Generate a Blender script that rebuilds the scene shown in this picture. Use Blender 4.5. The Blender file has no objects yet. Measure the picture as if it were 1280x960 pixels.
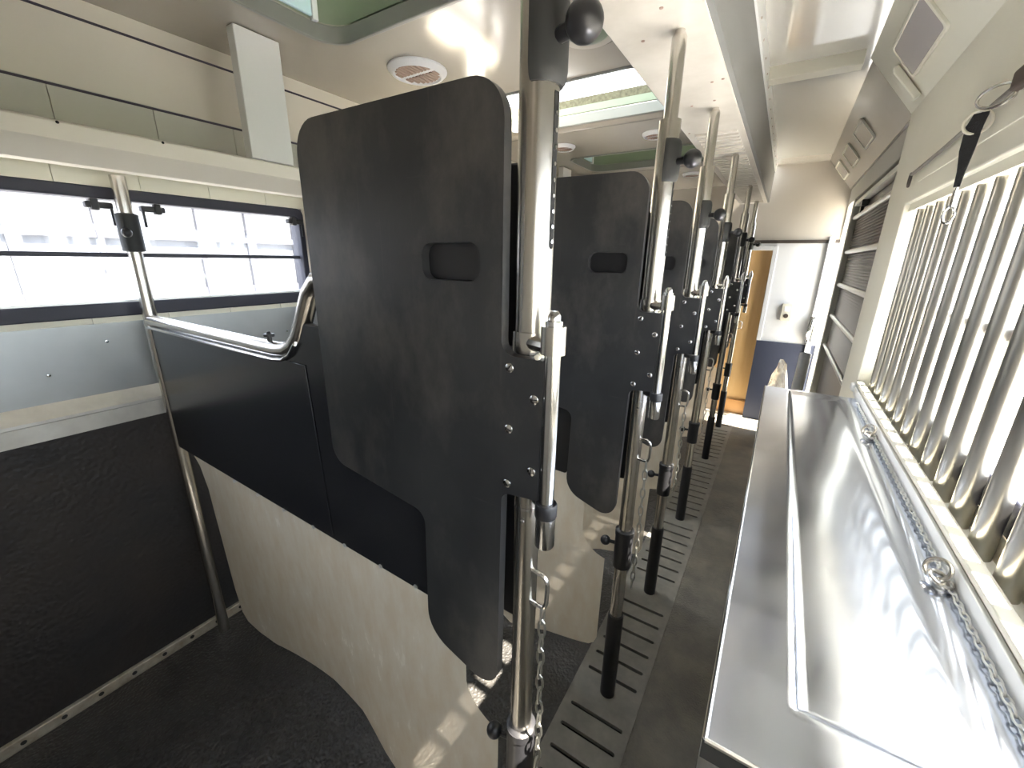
import bpy, bmesh, math, random
from mathutils import Vector, Matrix
random.seed(7)
PI = math.pi
S = bpy.context.scene
COL = S.collection

# ---------------------------------------------------------------- camera, world, sun, exposure
cam_d = bpy.data.cameras.new('camera'); cam = bpy.data.objects.new('camera', cam_d); COL.objects.link(cam)
cam_d.sensor_width = 36.0; cam_d.lens = 514.8 * 36.0 / 1280.0; cam_d.clip_start = 0.02; cam_d.clip_end = 200
R = ((0.84251878, 0.16803509, -0.51178737), (0.53845699, -0.23619168, 0.80887426), (0.01503933, -0.95706724, -0.2894756))
cm = Matrix(((R[0][0], -R[0][1], -R[0][2], 0.0), (R[1][0], -R[1][1], -R[1][2], 0.0), (R[2][0], -R[2][1], -R[2][2], 1.65), (0, 0, 0, 1)))
cam.matrix_world = cm
S.camera = cam

W = bpy.data.worlds.new('sky'); S.world = W; W.use_nodes = True
bg = W.node_tree.nodes['Background']
bg.inputs[0].default_value = (0.86, 0.93, 1.0, 1); bg.inputs[1].default_value = 1.6

sun_d = bpy.data.lights.new('sun', 'SUN'); sun = bpy.data.objects.new('sun', sun_d); COL.objects.link(sun)
sun_d.energy = 15.0; sun_d.angle = math.radians(0.6); sun_d.color = (1.0, 0.90, 0.74)
SUN_DIR = Vector((-0.555, 0.025, -0.833)).normalized()
sun.rotation_euler = SUN_DIR.to_track_quat('-Z', 'Y').to_euler()
sun.location = (3, 1, 6)

def portal(name, loc, target, sx, sy):
    l = bpy.data.lights.new(name, 'AREA'); o = bpy.data.objects.new(name, l); COL.objects.link(o)
    l.shape = 'RECTANGLE'; l.size = sx; l.size_y = sy; l.cycles.is_portal = True
    o.location = loc
    o.rotation_euler = (Vector(target) - Vector(loc)).to_track_quat('-Z', 'Y').to_euler()
portal('daylight_window', (0.54, 0.8, 1.52), (-1, 0.8, 1.52), 3.2, 0.9)
portal('daylight_window_far', (-2.10, 2.05, 1.65), (0, 2.05, 1.65), 5.8, 0.46)  # spans the left windows, including the two added ones
portal('daylight_door', (0.64, 4.84, 1.2), (0, 4.84, 1.2), 0.40, 2.0)
for _y in (0.885, 2.175, 3.485):
    portal('daylight_hatch', (-1.07, _y, 2.62), (-1.07, _y, 0), 1.0, 0.58)

vs = S.view_settings
vs.view_transform = 'Standard'; vs.look = 'None'; vs.gamma = 1.0; vs.exposure = 2.78
try: vs.use_curve_mapping = False
except Exception: pass
S.cycles.max_bounces = 16; S.cycles.diffuse_bounces = 8; S.cycles.glossy_bounces = 6
S.cycles.transparent_max_bounces = 24; S.cycles.transmission_bounces = 8
S.cycles.sample_clamp_indirect = 6.0

# ---------------------------------------------------------------- materials
def mat(name, color, rough=0.5, metal=0.0, var=0.0, vscale=8.0, vcol=None, bump=0.0, bscale=40.0, btype='noise',
        rvar=0.0, spec=0.5, coat=0.0, stretch=None, detail=4.0):
    m = bpy.data.materials.new(name); m.use_nodes = True
    nt = m.node_tree; N = nt.nodes; L = nt.links
    p = N['Principled BSDF']
    p.inputs['Base Color'].default_value = (*color, 1); p.inputs['Roughness'].default_value = rough
    p.inputs['Metallic'].default_value = metal; p.inputs['Specular IOR Level'].default_value = spec
    p.inputs['Coat Weight'].default_value = coat; p.inputs['Coat Roughness'].default_value = 0.08
    if var or bump or rvar:
        tc = N.new('ShaderNodeTexCoord'); src = tc.outputs['Object']
        if stretch:
            mp = N.new('ShaderNodeMapping'); mp.inputs['Scale'].default_value = stretch
            L.new(src, mp.inputs['Vector']); src = mp.outputs['Vector']
    if var or rvar:
        n = N.new('ShaderNodeTexNoise'); n.inputs['Scale'].default_value = vscale; n.inputs['Detail'].default_value = detail
        n.inputs['Roughness'].default_value = 0.62
        L.new(src, n.inputs['Vector'])
        if var:
            cr = N.new('ShaderNodeValToRGB'); L.new(n.outputs['Fac'], cr.inputs['Fac'])
            c2 = vcol or tuple(min(1, c * (1 + var)) for c in color)
            cr.color_ramp.elements[0].position = 0.35; cr.color_ramp.elements[1].position = 0.72
            cr.color_ramp.elements[0].color = (*color, 1); cr.color_ramp.elements[1].color = (*c2, 1)
            L.new(cr.outputs['Color'], p.inputs['Base Color'])
        if rvar:
            mr = N.new('ShaderNodeMapRange'); L.new(n.outputs['Fac'], mr.inputs['Value'])
            mr.inputs['From Min'].default_value = 0.3; mr.inputs['From Max'].default_value = 0.7
            mr.inputs['To Min'].default_value = rough; mr.inputs['To Max'].default_value = rough + rvar
            L.new(mr.outputs['Result'], p.inputs['Roughness'])
    if bump:
        if btype == 'noise':
            b = N.new('ShaderNodeTexNoise'); b.inputs['Scale'].default_value = bscale; o = b.outputs['Fac']
        else:
            b = N.new('ShaderNodeTexVoronoi'); b.inputs['Scale'].default_value = bscale; o = b.outputs['Distance']
            b.feature = 'SMOOTH_F1'
        L.new(src, b.inputs['Vector'])
        bn = N.new('ShaderNodeBump'); bn.inputs['Strength'].default_value = bump; bn.inputs['Distance'].default_value = 0.01
        if btype != 'noise': bn.invert = True
        L.new(o, bn.inputs['Height']); L.new(bn.outputs['Normal'], p.inputs['Normal'])
    return m

MT = {}
MT['gelcoat'] = mat('gelcoat', (0.47, 0.435, 0.385), 0.14, var=0.05, vscale=3)
MT['ceiling'] = mat('beige_ceiling', (0.38, 0.35, 0.31), 0.14, var=0.05, vscale=3)
MT['gloss'] = mat('gloss_gelcoat', (0.60, 0.58, 0.53), 0.05, coat=1.0)
MT['gloss'].node_tree.nodes['Principled BSDF'].inputs['Coat IOR'].default_value = 2.6
MT['cream'] = mat('cream_panel', (0.74, 0.72, 0.62), 0.4, var=0.05, vscale=2)
MT['strip'] = mat('off_white_strip', (0.56, 0.53, 0.48), 0.3, var=0.35, vscale=9, vcol=(0.47, 0.44, 0.39))
MT['beamgrey'] = mat('grey_white_beam', (0.19, 0.195, 0.19), 0.45)
MT['locker'] = mat('grey_locker_panel', (0.56, 0.56, 0.51), 0.4)
MT['plate'] = mat('white_plate', (0.66, 0.67, 0.66), 0.35)
MT['shelf'] = mat('cream_shelf', (0.74, 0.70, 0.62), 0.35)
MT['white'] = mat('white_wall', (0.70, 0.71, 0.74), 0.4)
MT['tile'] = mat('cream_strip', (0.78, 0.76, 0.64), 0.4)
MT['zinc'] = mat('grey_sheet_metal', (0.40, 0.42, 0.42), 0.34, 0.85, var=0.25, vscale=2.5, rvar=0.14)
MT['alu'] = mat('aluminium', (0.66, 0.66, 0.63), 0.33, 0.9, var=0.2, vscale=14, rvar=0.15)
MT['alu_dirty'] = mat('dirty_aluminium', (0.50, 0.46, 0.38), 0.5, 0.5, var=0.5, vscale=20, vcol=(0.30, 0.25, 0.18))
MT['steel'] = mat('stainless_steel', (0.60, 0.575, 0.53), 0.24, 1.0)
MT['steel2'] = mat('polished_steel', (0.68, 0.68, 0.68), 0.17, 1.0)
MT['barsteel'] = mat('satin_steel_bar', (0.50, 0.485, 0.44), 0.30, 1.0)
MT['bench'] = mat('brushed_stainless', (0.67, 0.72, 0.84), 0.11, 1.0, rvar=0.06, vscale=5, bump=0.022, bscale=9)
MT['black'] = mat('black_polyethylene', (0.018, 0.019, 0.021), 0.29, var=1.0, vscale=4, vcol=(0.034, 0.035, 0.036), rvar=0.16, bump=0.03, bscale=30)
MT['blackboard'] = mat('black_board', (0.016, 0.017, 0.020), 0.27, bump=0.02, bscale=5)
def scratch(m, rot, amt):
    nt = m.node_tree; N = nt.nodes; L = nt.links; p = N['Principled BSDF']
    src = p.inputs['Base Color'].links[0].from_socket
    tc = N.new('ShaderNodeTexCoord'); acc = None
    for sc_, r_, sp in (((90, 1, 2.0), rot, 0.70), ((3, 1, 70), rot * 0.4, 0.73), ((2.2, 1, 1.2), 0.3, 0.60)):
        mp = N.new('ShaderNodeMapping'); mp.inputs['Scale'].default_value = sc_; mp.inputs['Rotation'].default_value = (0, r_, 0)
        n = N.new('ShaderNodeTexNoise'); n.inputs['Scale'].default_value = 1.6; n.inputs['Detail'].default_value = 9; n.inputs['Roughness'].default_value = 0.7
        L.new(tc.outputs['Object'], mp.inputs['Vector']); L.new(mp.outputs['Vector'], n.inputs['Vector'])
        mr = N.new('ShaderNodeMapRange'); mr.inputs['From Min'].default_value = sp - 0.10; mr.inputs['From Max'].default_value = sp + 0.06
        L.new(n.outputs['Fac'], mr.inputs['Value'])
        if acc is None: acc = mr.outputs['Result']
        else:
            a = N.new('ShaderNodeMath'); a.operation = 'MAXIMUM'; L.new(acc, a.inputs[0]); L.new(mr.outputs['Result'], a.inputs[1]); acc = a.outputs[0]
    k = N.new('ShaderNodeMath'); k.operation = 'MULTIPLY'; k.inputs[1].default_value = amt; L.new(acc, k.inputs[0])
    mx = N.new('ShaderNodeMix'); mx.data_type = 'RGBA'; L.new(k.outputs[0], mx.inputs['Factor']); L.new(src, mx.inputs[6]); mx.inputs[7].default_value = (0.11, 0.10, 0.09, 1)
    L.new(mx.outputs[2], p.inputs['Base Color'])
scratch(MT['black'], 0.9, 0.55)
MT['plastic'] = mat('black_plastic', (0.015, 0.015, 0.017), 0.38)
MT['foam'] = mat('black_foam', (0.014, 0.015, 0.015), 0.6)
MT['rubberwall'] = mat('black_rubber_wall', (0.012, 0.012, 0.013), 0.55, var=1.0, vscale=3, vcol=(0.026, 0.02, 0.017), bump=0.35, bscale=70, btype='vor')
MT['floor'] = mat('black_rubber_floor', (0.028, 0.027, 0.026), 0.38, var=0.8, vscale=5, vcol=(0.052, 0.049, 0.045), bump=0.6, bscale=105, btype='vor')
MT['aisle'] = mat('grey_rubber_mat', (0.095, 0.09, 0.08), 0.5, var=0.6, vscale=6, vcol=(0.17, 0.155, 0.125), bump=0.3, bscale=160, btype='vor')
MT['drain'] = mat('grey_drain_rubber', (0.15, 0.145, 0.13), 0.5, var=0.4, vscale=12, vcol=(0.22, 0.21, 0.185))
MT['dark'] = mat('dark_gap', (0.008, 0.008, 0.008), 0.8)
MT['frame'] = mat('dark_window_frame', (0.018, 0.019, 0.035), 0.45)
MT['cord'] = mat('purple_black_cord', (0.04, 0.032, 0.05), 0.7)
MT['greycord'] = mat('grey_cord', (0.20, 0.18, 0.16), 0.7, bump=0.6, bscale=160)
MT['wood'] = mat('orange_wood', (0.80, 0.53, 0.25), 0.4, var=0.15, vscale=3, vcol=(0.74, 0.47, 0.20), stretch=(8, 8, 0.8))
MT['woodstep'] = mat('orange_wood_step', (0.50, 0.26, 0.09), 0.4)
MT['blue'] = mat('blue_grey_lining', (0.020, 0.026, 0.050), 0.55, var=0.8, vscale=160, vcol=(0.05, 0.06, 0.10))
MT['trimdark'] = mat('dark_trim', (0.05, 0.04, 0.035), 0.4)
MT['grp'] = mat('green_moulding', (0.20, 0.235, 0.175), 0.35)
MT['moss'] = mat('mossy_rim', (0.11, 0.105, 0.06), 0.7, var=0.8, vscale=60, vcol=(0.05, 0.04, 0.02))
MT['rim'] = mat('grey_rim_trim', (0.20, 0.20, 0.19), 0.35)
MT['lens'] = mat('lavender_lens', (0.50, 0.47, 0.48), 0.2, coat=0.4)
MT['red'] = mat('brown_grille', (0.34, 0.24, 0.20), 0.6)
MT['louvre'] = mat('grey_louvre', (0.20, 0.185, 0.16), 0.4, 0.4)
MT['doorframe'] = mat('grey_door_frame', (0.48, 0.47, 0.42), 0.45)
MT['olive'] = mat('beige_ledge', (0.58, 0.56, 0.47), 0.35)
MT['strap'] = mat('black_webbing', (0.012, 0.012, 0.014), 0.8, bump=0.5, bscale=300)
MT['brown'] = mat('brown_leather', (0.06, 0.04, 0.03), 0.6)
MT['facade'] = mat('grey_facade_panel', (0.075, 0.08, 0.09), 0.7)
MT['facadedark'] = mat('dark_grey_facade', (0.022, 0.022, 0.030), 0.7)
MT['ground'] = mat('pale_gravel_ground', (0.42, 0.40, 0.37), 0.9, var=0.3, vscale=4)
MT['hedge'] = mat('yellow_green_leaves', (0.06, 0.085, 0.02), 0.7, var=0.9, vscale=20, bump=1.0, bscale=14)
MT['ivory'] = mat('ivory_plastic', (0.70, 0.66, 0.55), 0.35)
MT['galv'] = mat('galvanised_chain', (0.50, 0.50, 0.47), 0.35, 1.0)

def glass_mat(name, tint, dirt, gloss=0.06):
    m = bpy.data.materials.new(name); m.use_nodes = True; nt = m.node_tree; N = nt.nodes; L = nt.links
    N.remove(N['Principled BSDF']); out = N['Material Output']
    tr = N.new('ShaderNodeBsdfTransparent'); tr.inputs[0].default_value = (*tint, 1)
    gl = N.new('ShaderNodeBsdfGlossy'); gl.inputs['Roughness'].default_value = 0.03
    df = N.new('ShaderNodeBsdfTranslucent'); df.inputs[0].default_value = (0.85, 0.87, 0.9, 1)
    m1 = N.new('ShaderNodeMixShader'); m2 = N.new('ShaderNodeMixShader')
    tc = N.new('ShaderNodeTexCoord'); n = N.new('ShaderNodeTexNoise'); n.inputs['Scale'].default_value = 14; n.inputs['Detail'].default_value = 8
    mr = N.new('ShaderNodeMapRange'); mr.inputs['From Min'].default_value = 0.5; mr.inputs['From Max'].default_value = 0.8
    mr.inputs['To Min'].default_value = dirt * 0.4; mr.inputs['To Max'].default_value = dirt
    L.new(tc.outputs['Object'], n.inputs['Vector']); L.new(n.outputs['Fac'], mr.inputs['Value'])
    L.new(mr.outputs['Result'], m1.inputs['Fac']); L.new(tr.outputs[0], m1.inputs[1]); L.new(df.outputs[0], m1.inputs[2])
    m2.inputs['Fac'].default_value = gloss; L.new(m1.outputs[0], m2.inputs[1]); L.new(gl.outputs[0], m2.inputs[2])
    L.new(m2.outputs[0], out.inputs['Surface'])
    return m
MT['glass'] = glass_mat('dusty_glass', (0.93, 0.95, 1.0), 0.07)
MT['clearglass'] = glass_mat('clear_glass', (0.97, 0.98, 1.0), 0.04)
MT['bag'] = glass_mat('crumpled_clear_film', (0.85, 0.78, 0.66), 0.5, 0.2)

def curtain_mat():
    m = bpy.data.materials.new('scratched_translucent_sheet'); m.use_nodes = True; nt = m.node_tree; N = nt.nodes; L = nt.links
    p = N['Principled BSDF']; out = N['Material Output']
    tc = N.new('ShaderNodeTexCoord')
    mp = N.new('ShaderNodeMapping'); mp.inputs['Scale'].default_value = (4, 4, 1.3); mp.inputs['Rotation'].default_value = (0, 0.25, 0)
    n = N.new('ShaderNodeTexNoise'); n.inputs['Scale'].default_value = 6; n.inputs['Detail'].default_value = 8; n.inputs['Roughness'].default_value = 0.7
    L.new(tc.outputs['Object'], mp.inputs['Vector']); L.new(mp.outputs['Vector'], n.inputs['Vector'])
    cr = N.new('ShaderNodeValToRGB'); cr.color_ramp.elements[0].position = 0.35; cr.color_ramp.elements[1].position = 0.7
    cr.color_ramp.elements[0].color = (0.87, 0.77, 0.62, 1); cr.color_ramp.elements[1].color = (0.95, 0.90, 0.79, 1)
    L.new(n.outputs['Fac'], cr.inputs['Fac']); L.new(cr.outputs['Color'], p.inputs['Base Color'])
    p.inputs['Roughness'].default_value = 0.28
    mr = N.new('ShaderNodeMapRange'); mr.inputs['To Min'].default_value = 0.12; mr.inputs['To Max'].default_value = 0.36
    L.new(n.outputs['Fac'], mr.inputs['Value']); L.new(mr.outputs['Result'], p.inputs['Roughness'])
    tl = N.new('ShaderNodeBsdfTranslucent'); L.new(cr.outputs['Color'], tl.inputs[0])
    tr = N.new('ShaderNodeBsdfTransparent'); tr.inputs[0].default_value = (1.0, 0.95, 0.86, 1)
    a = N.new('ShaderNodeMixShader'); a.inputs['Fac'].default_value = 0.45
    b = N.new('ShaderNodeMixShader'); b.inputs['Fac'].default_value = 0.22
    L.new(p.outputs[0], a.inputs[1]); L.new(tl.outputs[0], a.inputs[2]); L.new(a.outputs[0], b.inputs[1]); L.new(tr.outputs[0], b.inputs[2])
    L.new(b.outputs[0], out.inputs['Surface'])
    return m
MT['curtain'] = curtain_mat()
def shell_mat():
    m = bpy.data.materials.new('pale_green_lid_shell'); m.use_nodes = True; nt = m.node_tree; N = nt.nodes; L = nt.links
    p = N['Principled BSDF']; p.inputs['Base Color'].default_value = (0.55, 0.62, 0.52, 1); p.inputs['Roughness'].default_value = 0.4
    tl = N.new('ShaderNodeBsdfTranslucent'); tl.inputs[0].default_value = (0.50, 0.58, 0.46, 1)
    a = N.new('ShaderNodeMixShader'); a.inputs['Fac'].default_value = 0.45
    L.new(p.outputs[0], a.inputs[1]); L.new(tl.outputs[0], a.inputs[2]); L.new(a.outputs[0], N['Material Output'].inputs['Surface'])
    return m
MT['lidshell'] = shell_mat()
MT['paleblue'] = mat('pale_blue_pane', (0.55, 0.74, 0.82), 0.1)

# ---------------------------------------------------------------- mesh helpers
def box(bm, x0, x1, y0, y1, z0, z1):
    vs_ = [bm.verts.new((x, y, z)) for x in (x0, x1) for y in (y0, y1) for z in (z0, z1)]
    for f in ((0, 1, 3, 2), (4, 6, 7, 5), (0, 4, 5, 1), (2, 3, 7, 6), (0, 2, 6, 4), (1, 5, 7, 3)):
        bm.faces.new([vs_[i] for i in f])

def frame_of(d):
    d = d.normalized(); a = Vector((0, 0, 1)) if abs(d.z) < 0.9 else Vector((1, 0, 0))
    u = d.cross(a).normalized(); return u, d.cross(u)

def tube(bm, pts, r, seg=16, caps=True, closed=False):
    pts = [Vector(p) for p in pts]; n = len(pts); rings = []
    rr = r if isinstance(r, (list, tuple)) else [r] * n
    u = None
    for i, p in enumerate(pts):
        if closed: d = (pts[(i + 1) % n] - pts[i - 1])
        else: d = (pts[min(i + 1, n - 1)] - pts[max(i - 1, 0)])
        d.normalize()
        if u is None: u, v = frame_of(d)
        else:
            u = (u - d * u.dot(d)).normalized(); v = d.cross(u)
        k = 1.0
        if 0 < i < n - 1 or closed:
            d0 = (pts[i] - pts[i - 1]).normalized(); k = 1.0 / max(0.5, abs(d0.dot(d)))
        rings.append([bm.verts.new(p + (u * math.cos(2 * PI * j / seg) + v * math.sin(2 * PI * j / seg)) * rr[i]) for j in range(seg)])
    m = n if closed else n - 1
    for i in range(m):
        a, b = rings[i], rings[(i + 1) % n]
        for j in range(seg):
            bm.faces.new((a[j], a[(j + 1) % seg], b[(j + 1) % seg], b[j]))
    if caps and not closed:
        bm.faces.new(list(reversed(rings[0]))); bm.faces.new(rings[-1])

def lathe(bm, prof, origin=(0, 0, 0), axis=(0, 0, 1), seg=20):
    """prof = list of (radius, height along axis)"""
    ax = Vector(axis).normalized(); u, v = frame_of(ax); o = Vector(origin); rings = []
    for r, h in prof:
        if r < 1e-6: rings.append([bm.verts.new(o + ax * h)])
        else: rings.append([bm.verts.new(o + ax * h + (u * math.cos(2 * PI * j / seg) + v * math.sin(2 * PI * j / seg)) * r) for j in range(seg)])
    for a, b in zip(rings, rings[1:]):
        for j in range(seg):
            k = (j + 1) % seg
            if len(a) == 1 and len(b) == 1: continue
            if len(a) == 1: bm.faces.new((a[0], b[k], b[j]))
            elif len(b) == 1: bm.faces.new((a[j], a[k], b[0]))
            else: bm.faces.new((a[j], a[k], b[k], b[j]))
    if len(rings[0]) > 1: bm.faces.new(list(reversed(rings[0])))
    if len(rings[-1]) > 1: bm.faces.new(rings[-1])

def ball(bm, c, r, seg=20):
    n = 12; lathe(bm, [(r * math.sin(PI * i / n), -r * math.cos(PI * i / n)) for i in range(n + 1)], c, seg=seg)

def torus(bm, c, axis, R_, r, seg=28, sec=10, sq=(1, 1), up=None):
    u, v = frame_of(Vector(axis))
    if up is not None:
        u = Vector(up).normalized(); v = Vector(axis).normalized().cross(u)
    tube(bm, [Vector(c) + u * math.cos(2 * PI * i / seg) * R_ * sq[0] + v * math.sin(2 * PI * i / seg) * R_ * sq[1] for i in range(seg)], r, sec, closed=True)

def rpoly(pts, n=6):
    """pts: list of (a, b, radius) -> rounded outline"""
    out = []; m = len(pts)
    for i in range(m):
        p = Vector(pts[i][:2]); r = pts[i][2] if len(pts[i]) > 2 else 0
        if r <= 0: out.append((p.x, p.y)); continue
        a = (Vector(pts[i - 1][:2]) - p); b = (Vector(pts[(i + 1) % m][:2]) - p)
        la, lb = a.length, b.length; a.normalize(); b.normalize()
        ang = math.acos(max(-1, min(1, a.dot(b)))); t = min(r / math.tan(ang / 2), la * 0.49, lb * 0.49); rr = t * math.tan(ang / 2)
        c = p + (a + b).normalized() * (rr / math.sin(ang / 2))
        p0 = p + a * t - c; p1 = p + b * t - c
        a0 = math.atan2(p0.y, p0.x); a1 = math.atan2(p1.y, p1.x); d = a1 - a0
        while d > PI: d -= 2 * PI
        while d < -PI: d += 2 * PI
        for k in range(n + 1):
            q = a0 + d * k / n; out.append((c.x + rr * math.cos(q), c.y + rr * math.sin(q)))
    return out

def rrect(a0, a1, b0, b1, r, n=6): return rpoly([(a0, b0, r), (a1, b0, r), (a1, b1, r), (a0, b1, r)], n)

def slab(bm, outer, holes, plane, d0, d1):
    """extruded 2D outline with holes; plane 'xz' (depth y), 'xy' (depth z), 'yz' (depth x)"""
    def P(a, b, d): return {'xz': (a, d, b), 'xy': (a, b, d), 'yz': (d, a, b)}[plane]
    edges = []; new = []
    for loop in [outer] + list(holes):
        vv = [bm.verts.new(P(a, b, d0)) for a, b in loop]; new += vv
        edges += [bm.edges.new((vv[i], vv[(i + 1) % len(vv)])) for i in range(len(vv))]
    if holes:
        r = bmesh.ops.triangle_fill(bm, use_beauty=True, use_dissolve=False, edges=edges)
        faces = [g for g in r['geom'] if isinstance(g, bmesh.types.BMFace)]
    else:
        faces = [bm.faces.new(new)]
    ex = bmesh.ops.extrude_face_region(bm, geom=faces)
    vec = Vector(P(0, 0, d1 - d0))
    for g in ex['geom']:
        if isinstance(g, bmesh.types.BMVert): g.co += vec

def obj(name, bm, m, parent=None, smooth=35, bevel=0.0, bseg=2, recalc=True):
    if recalc: bmesh.ops.recalc_face_normals(bm, faces=bm.faces[:])
    me = bpy.data.meshes.new(name); bm.to_mesh(me); bm.free()
    ms = m if isinstance(m, (list, tuple)) else [m]
    for k in ms: me.materials.append(MT[k] if isinstance(k, str) else k)
    if smooth:
        me.polygons.foreach_set('use_smooth', [True] * len(me.polygons))
        me.set_sharp_from_angle(angle=math.radians(smooth))
    o = bpy.data.objects.new(name, me); COL.objects.link(o)
    if parent is not None: o.parent = parent
    if bevel:
        md = o.modifiers.new('bevel', 'BEVEL'); md.width = bevel; md.segments = bseg; md.limit_method = 'ANGLE'; md.angle_limit = math.radians(50)
        md.harden_normals = False
    return o

def B(): return bmesh.new()
def boxes(name, m, lst, parent=None, bevel=0.0):
    b = B()
    for t in lst: box(b, *t)
    return obj(name, b, m, parent, bevel=bevel)
def thing(name, label, cat, loc=(0, 0, 0), group=None):
    o = bpy.data.objects.new(name, None); COL.objects.link(o); o.location = loc; o['label'] = label; o['category'] = cat
    o.empty_display_size = 0.1
    if group: o['group'] = group
    return o
def tag(o, label, cat, group=None):
    o['label'] = label; o['category'] = cat
    if group: o['group'] = group
    return o
def struct(o, label=None, cat='structure'):
    o['kind'] = 'structure'; o['category'] = cat
    if label: o['label'] = label
    return o
def dup(root, loc=None, label=None):
    r = root.copy(); COL.objects.link(r)
    if loc is not None: r.location = loc
    if label: r['label'] = label
    for ch in list(root.children):
        c = ch.copy(); COL.objects.link(c); c.parent = r
        for g in list(ch.children):
            d = g.copy(); COL.objects.link(d); d.parent = c
    return r

# ---------------------------------------------------------------- the place: dimensions
XL = -1.98          # left wall face
XR = 0.36           # right wall face
YB, YF = -1.1, 5.05 # wall behind the camera, far wall
ZC = 2.40           # ceiling over the stalls
ZR = 2.55           # ceiling over the aisle
PY = [0.555, 1.245, 1.87, 2.63, 3.69, 4.56]   # the rows of dividers
PX = -0.315

# ---------------------------------------------------------------- floor
b = B(); box(b, XL - 0.1, -0.45, YB, YF, -0.10, 0.0); box(b, -0.45, -0.19, YB, YF, -0.10, -0.03)
fl = struct(obj('floor', b, 'floor'), 'dimpled black rubber stall floor', 'floor')
b = B(); box(b, -0.19, 0.5, YB, YF + 0.4, -0.10, 0.0)
struct(obj('aisle_floor', b, 'aisle'), 'worn grey rubber matting along the aisle', 'floor')
b = B()
y = YB
while y < YF - 0.01:
    y1 = min(y + 0.0875, YF); c = y + 0.044
    hole = [rrect(-0.42, -0.215, c - 0.0075, c + 0.0075, 0.007, 3)] if all(abs(c - p) > 0.05 for p in PY) and y1 < YF - 0.01 else []
    slab(b, [(-0.45, y), (-0.19, y), (-0.19, y1), (-0.45, y1)], hole, 'xy', -0.012, 0.004); y = y1
dr = struct(obj('drain_strip', b, 'drain'), 'grey slotted drain strip along the post feet', 'drain strip')
b = B(); box(b, -0.445, -0.195, YB, YF, -0.030, -0.024); obj('gutter', b, 'dark', dr)

# ---------------------------------------------------------------- left wall
b = B()
WY0, WY1, WZ0, WZ1 = -0.72, 1.235, 1.435, 1.862
box(b, XL - 0.09, XL, YB, YF, 0.0, WZ0); box(b, XL - 0.09, XL, YB, YF, WZ1, ZC)
for a_, c_ in ((YB, WY0), (WY1, 1.45), (3.05, 3.25), (4.85, YF)): box(b, XL - 0.09, XL, a_, c_, WZ0, WZ1)  # leaves openings for the front window and the two added ones
wl = struct(obj('wall_left', b, 'shelf'), 'left side wall of the trailer', 'wall')
b = B(); box(b, XL, XL + 0.018, YB, YF, 0.03, 1.06); obj('rubber_lining', b, 'rubberwall', wl, bevel=0.003)
b = B(); box(b, XL, XL + 0.010, YB, YF, 1.10, 1.415); obj('sheet_metal_lining', b, 'zinc', wl)
b = B(); slab(b, [(XL, 1.055), (XL + 0.028, 1.055), (XL + 0.030, 1.112), (XL + 0.055, 1.122), (XL + 0.055, 1.132), (XL + 0.012, 1.172), (XL, 1.172)], [], 'xz', YB, YF)
obj('aluminium_ledge', b, 'alu', wl)
b = B(); y = YB
while y < YF:
    y1 = min(y + 0.217, YF)
    box(b, XL, XL + 0.006, y + 0.001, y1 - 0.001, 1.415, 1.437); 
    if True: box(b, XL, XL + 0.006, y + 0.001, y1 - 0.001, 1.862, 1.96)
    y = y1
obj('cream_strip', b, 'tile', wl)
for yy in (0.28, 0.44, 0.75, 0.98, 1.08):
    b = B(); lathe(b, [(0.006, 0), (0.005, 0.003), (0, 0.004)], (XL + 0.010, yy, 1.36 - 0.1 * ((yy * 7) % 1)), (1, 0, 0), 8)
    obj('rivet', b, 'steel2', wl)
bl = boxes('baseboard_left', 'alu_dirty', [(XL, XL + 0.035, YB, YF, 0.0, 0.045)], bevel=0.004)
struct(bl, 'dirty punched aluminium rail along the foot of the left wall', 'baseboard')
y = -0.35
while y < 1.2:
    b = B(); lathe(b, [(0.008, 0), (0.008, 0.0012)], (XL + 0.035, y, 0.024), (1, 0, 0), 10); obj('hole', b, 'dark', bl)
    y += 0.10

# long windows in the left wall; the two farther ones are unseen, added for light
def left_window(name, a, c, label, latches):
    w = bpy.data.objects.new(name, None); COL.objects.link(w); struct(w, label, 'window')
    b = B(); slab(b, rrect(a, c, WZ0, WZ1, 0.03), [rrect(a + 0.03, c - 0.026, WZ0 + 0.048, WZ1 - 0.038, 0.02)], 'yz', XL - 0.06, XL + 0.012)
    obj('window_frame', b, 'frame', w, bevel=0.004)
    boxes('window_bar', 'frame', [(XL - 0.030, XL - 0.004, a + 0.03, c - 0.03, 1.637, 1.652)], w, bevel=0.003)
    boxes('window_bead', 'alu', [(XL - 0.025, XL + 0.004, a + 0.03, c - 0.03, WZ0 + 0.046, WZ0 + 0.056)], w)
    boxes('glass_pane', 'glass', [(XL - 0.022, XL - 0.018, a + 0.02, c - 0.02, WZ0 + 0.03, WZ1 - 0.03)], w)
    for yc, s in latches:
        b = B(); box(b, XL - 0.006, XL + 0.024, yc - 0.035, yc + 0.035, 1.793, 1.813); box(b, XL + 0.004, XL + 0.030, yc + s * 0.012 - 0.010, yc + s * 0.012 + 0.010, 1.786, 1.822)
        h = obj('window_latch', b, 'plastic', w, bevel=0.004)
        b = B(); box(b, XL + 0.012, XL + 0.020, yc - s * 0.03 - 0.004, yc - s * 0.03 + 0.004, 1.740, 1.805); obj('latch_lever', b, 'plastic', h, bevel=0.002)
left_window('window_1', WY0, WY1, 'long dark-framed window in the left wall', ((0.510, -1), (0.655, 1), (1.19, -1)))
left_window('window_added_3', 1.45, 3.05, 'unseen window added in the left wall behind the dividers for daylight', ((2.2, 1),))  # unseen, added to light the stalls and the backs of the sheets
left_window('window_added_4', 3.25, 4.85, 'unseen window added in the left wall near the far end for daylight', ((4.0, 1),))  # unseen, added to brighten the far wall

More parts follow.
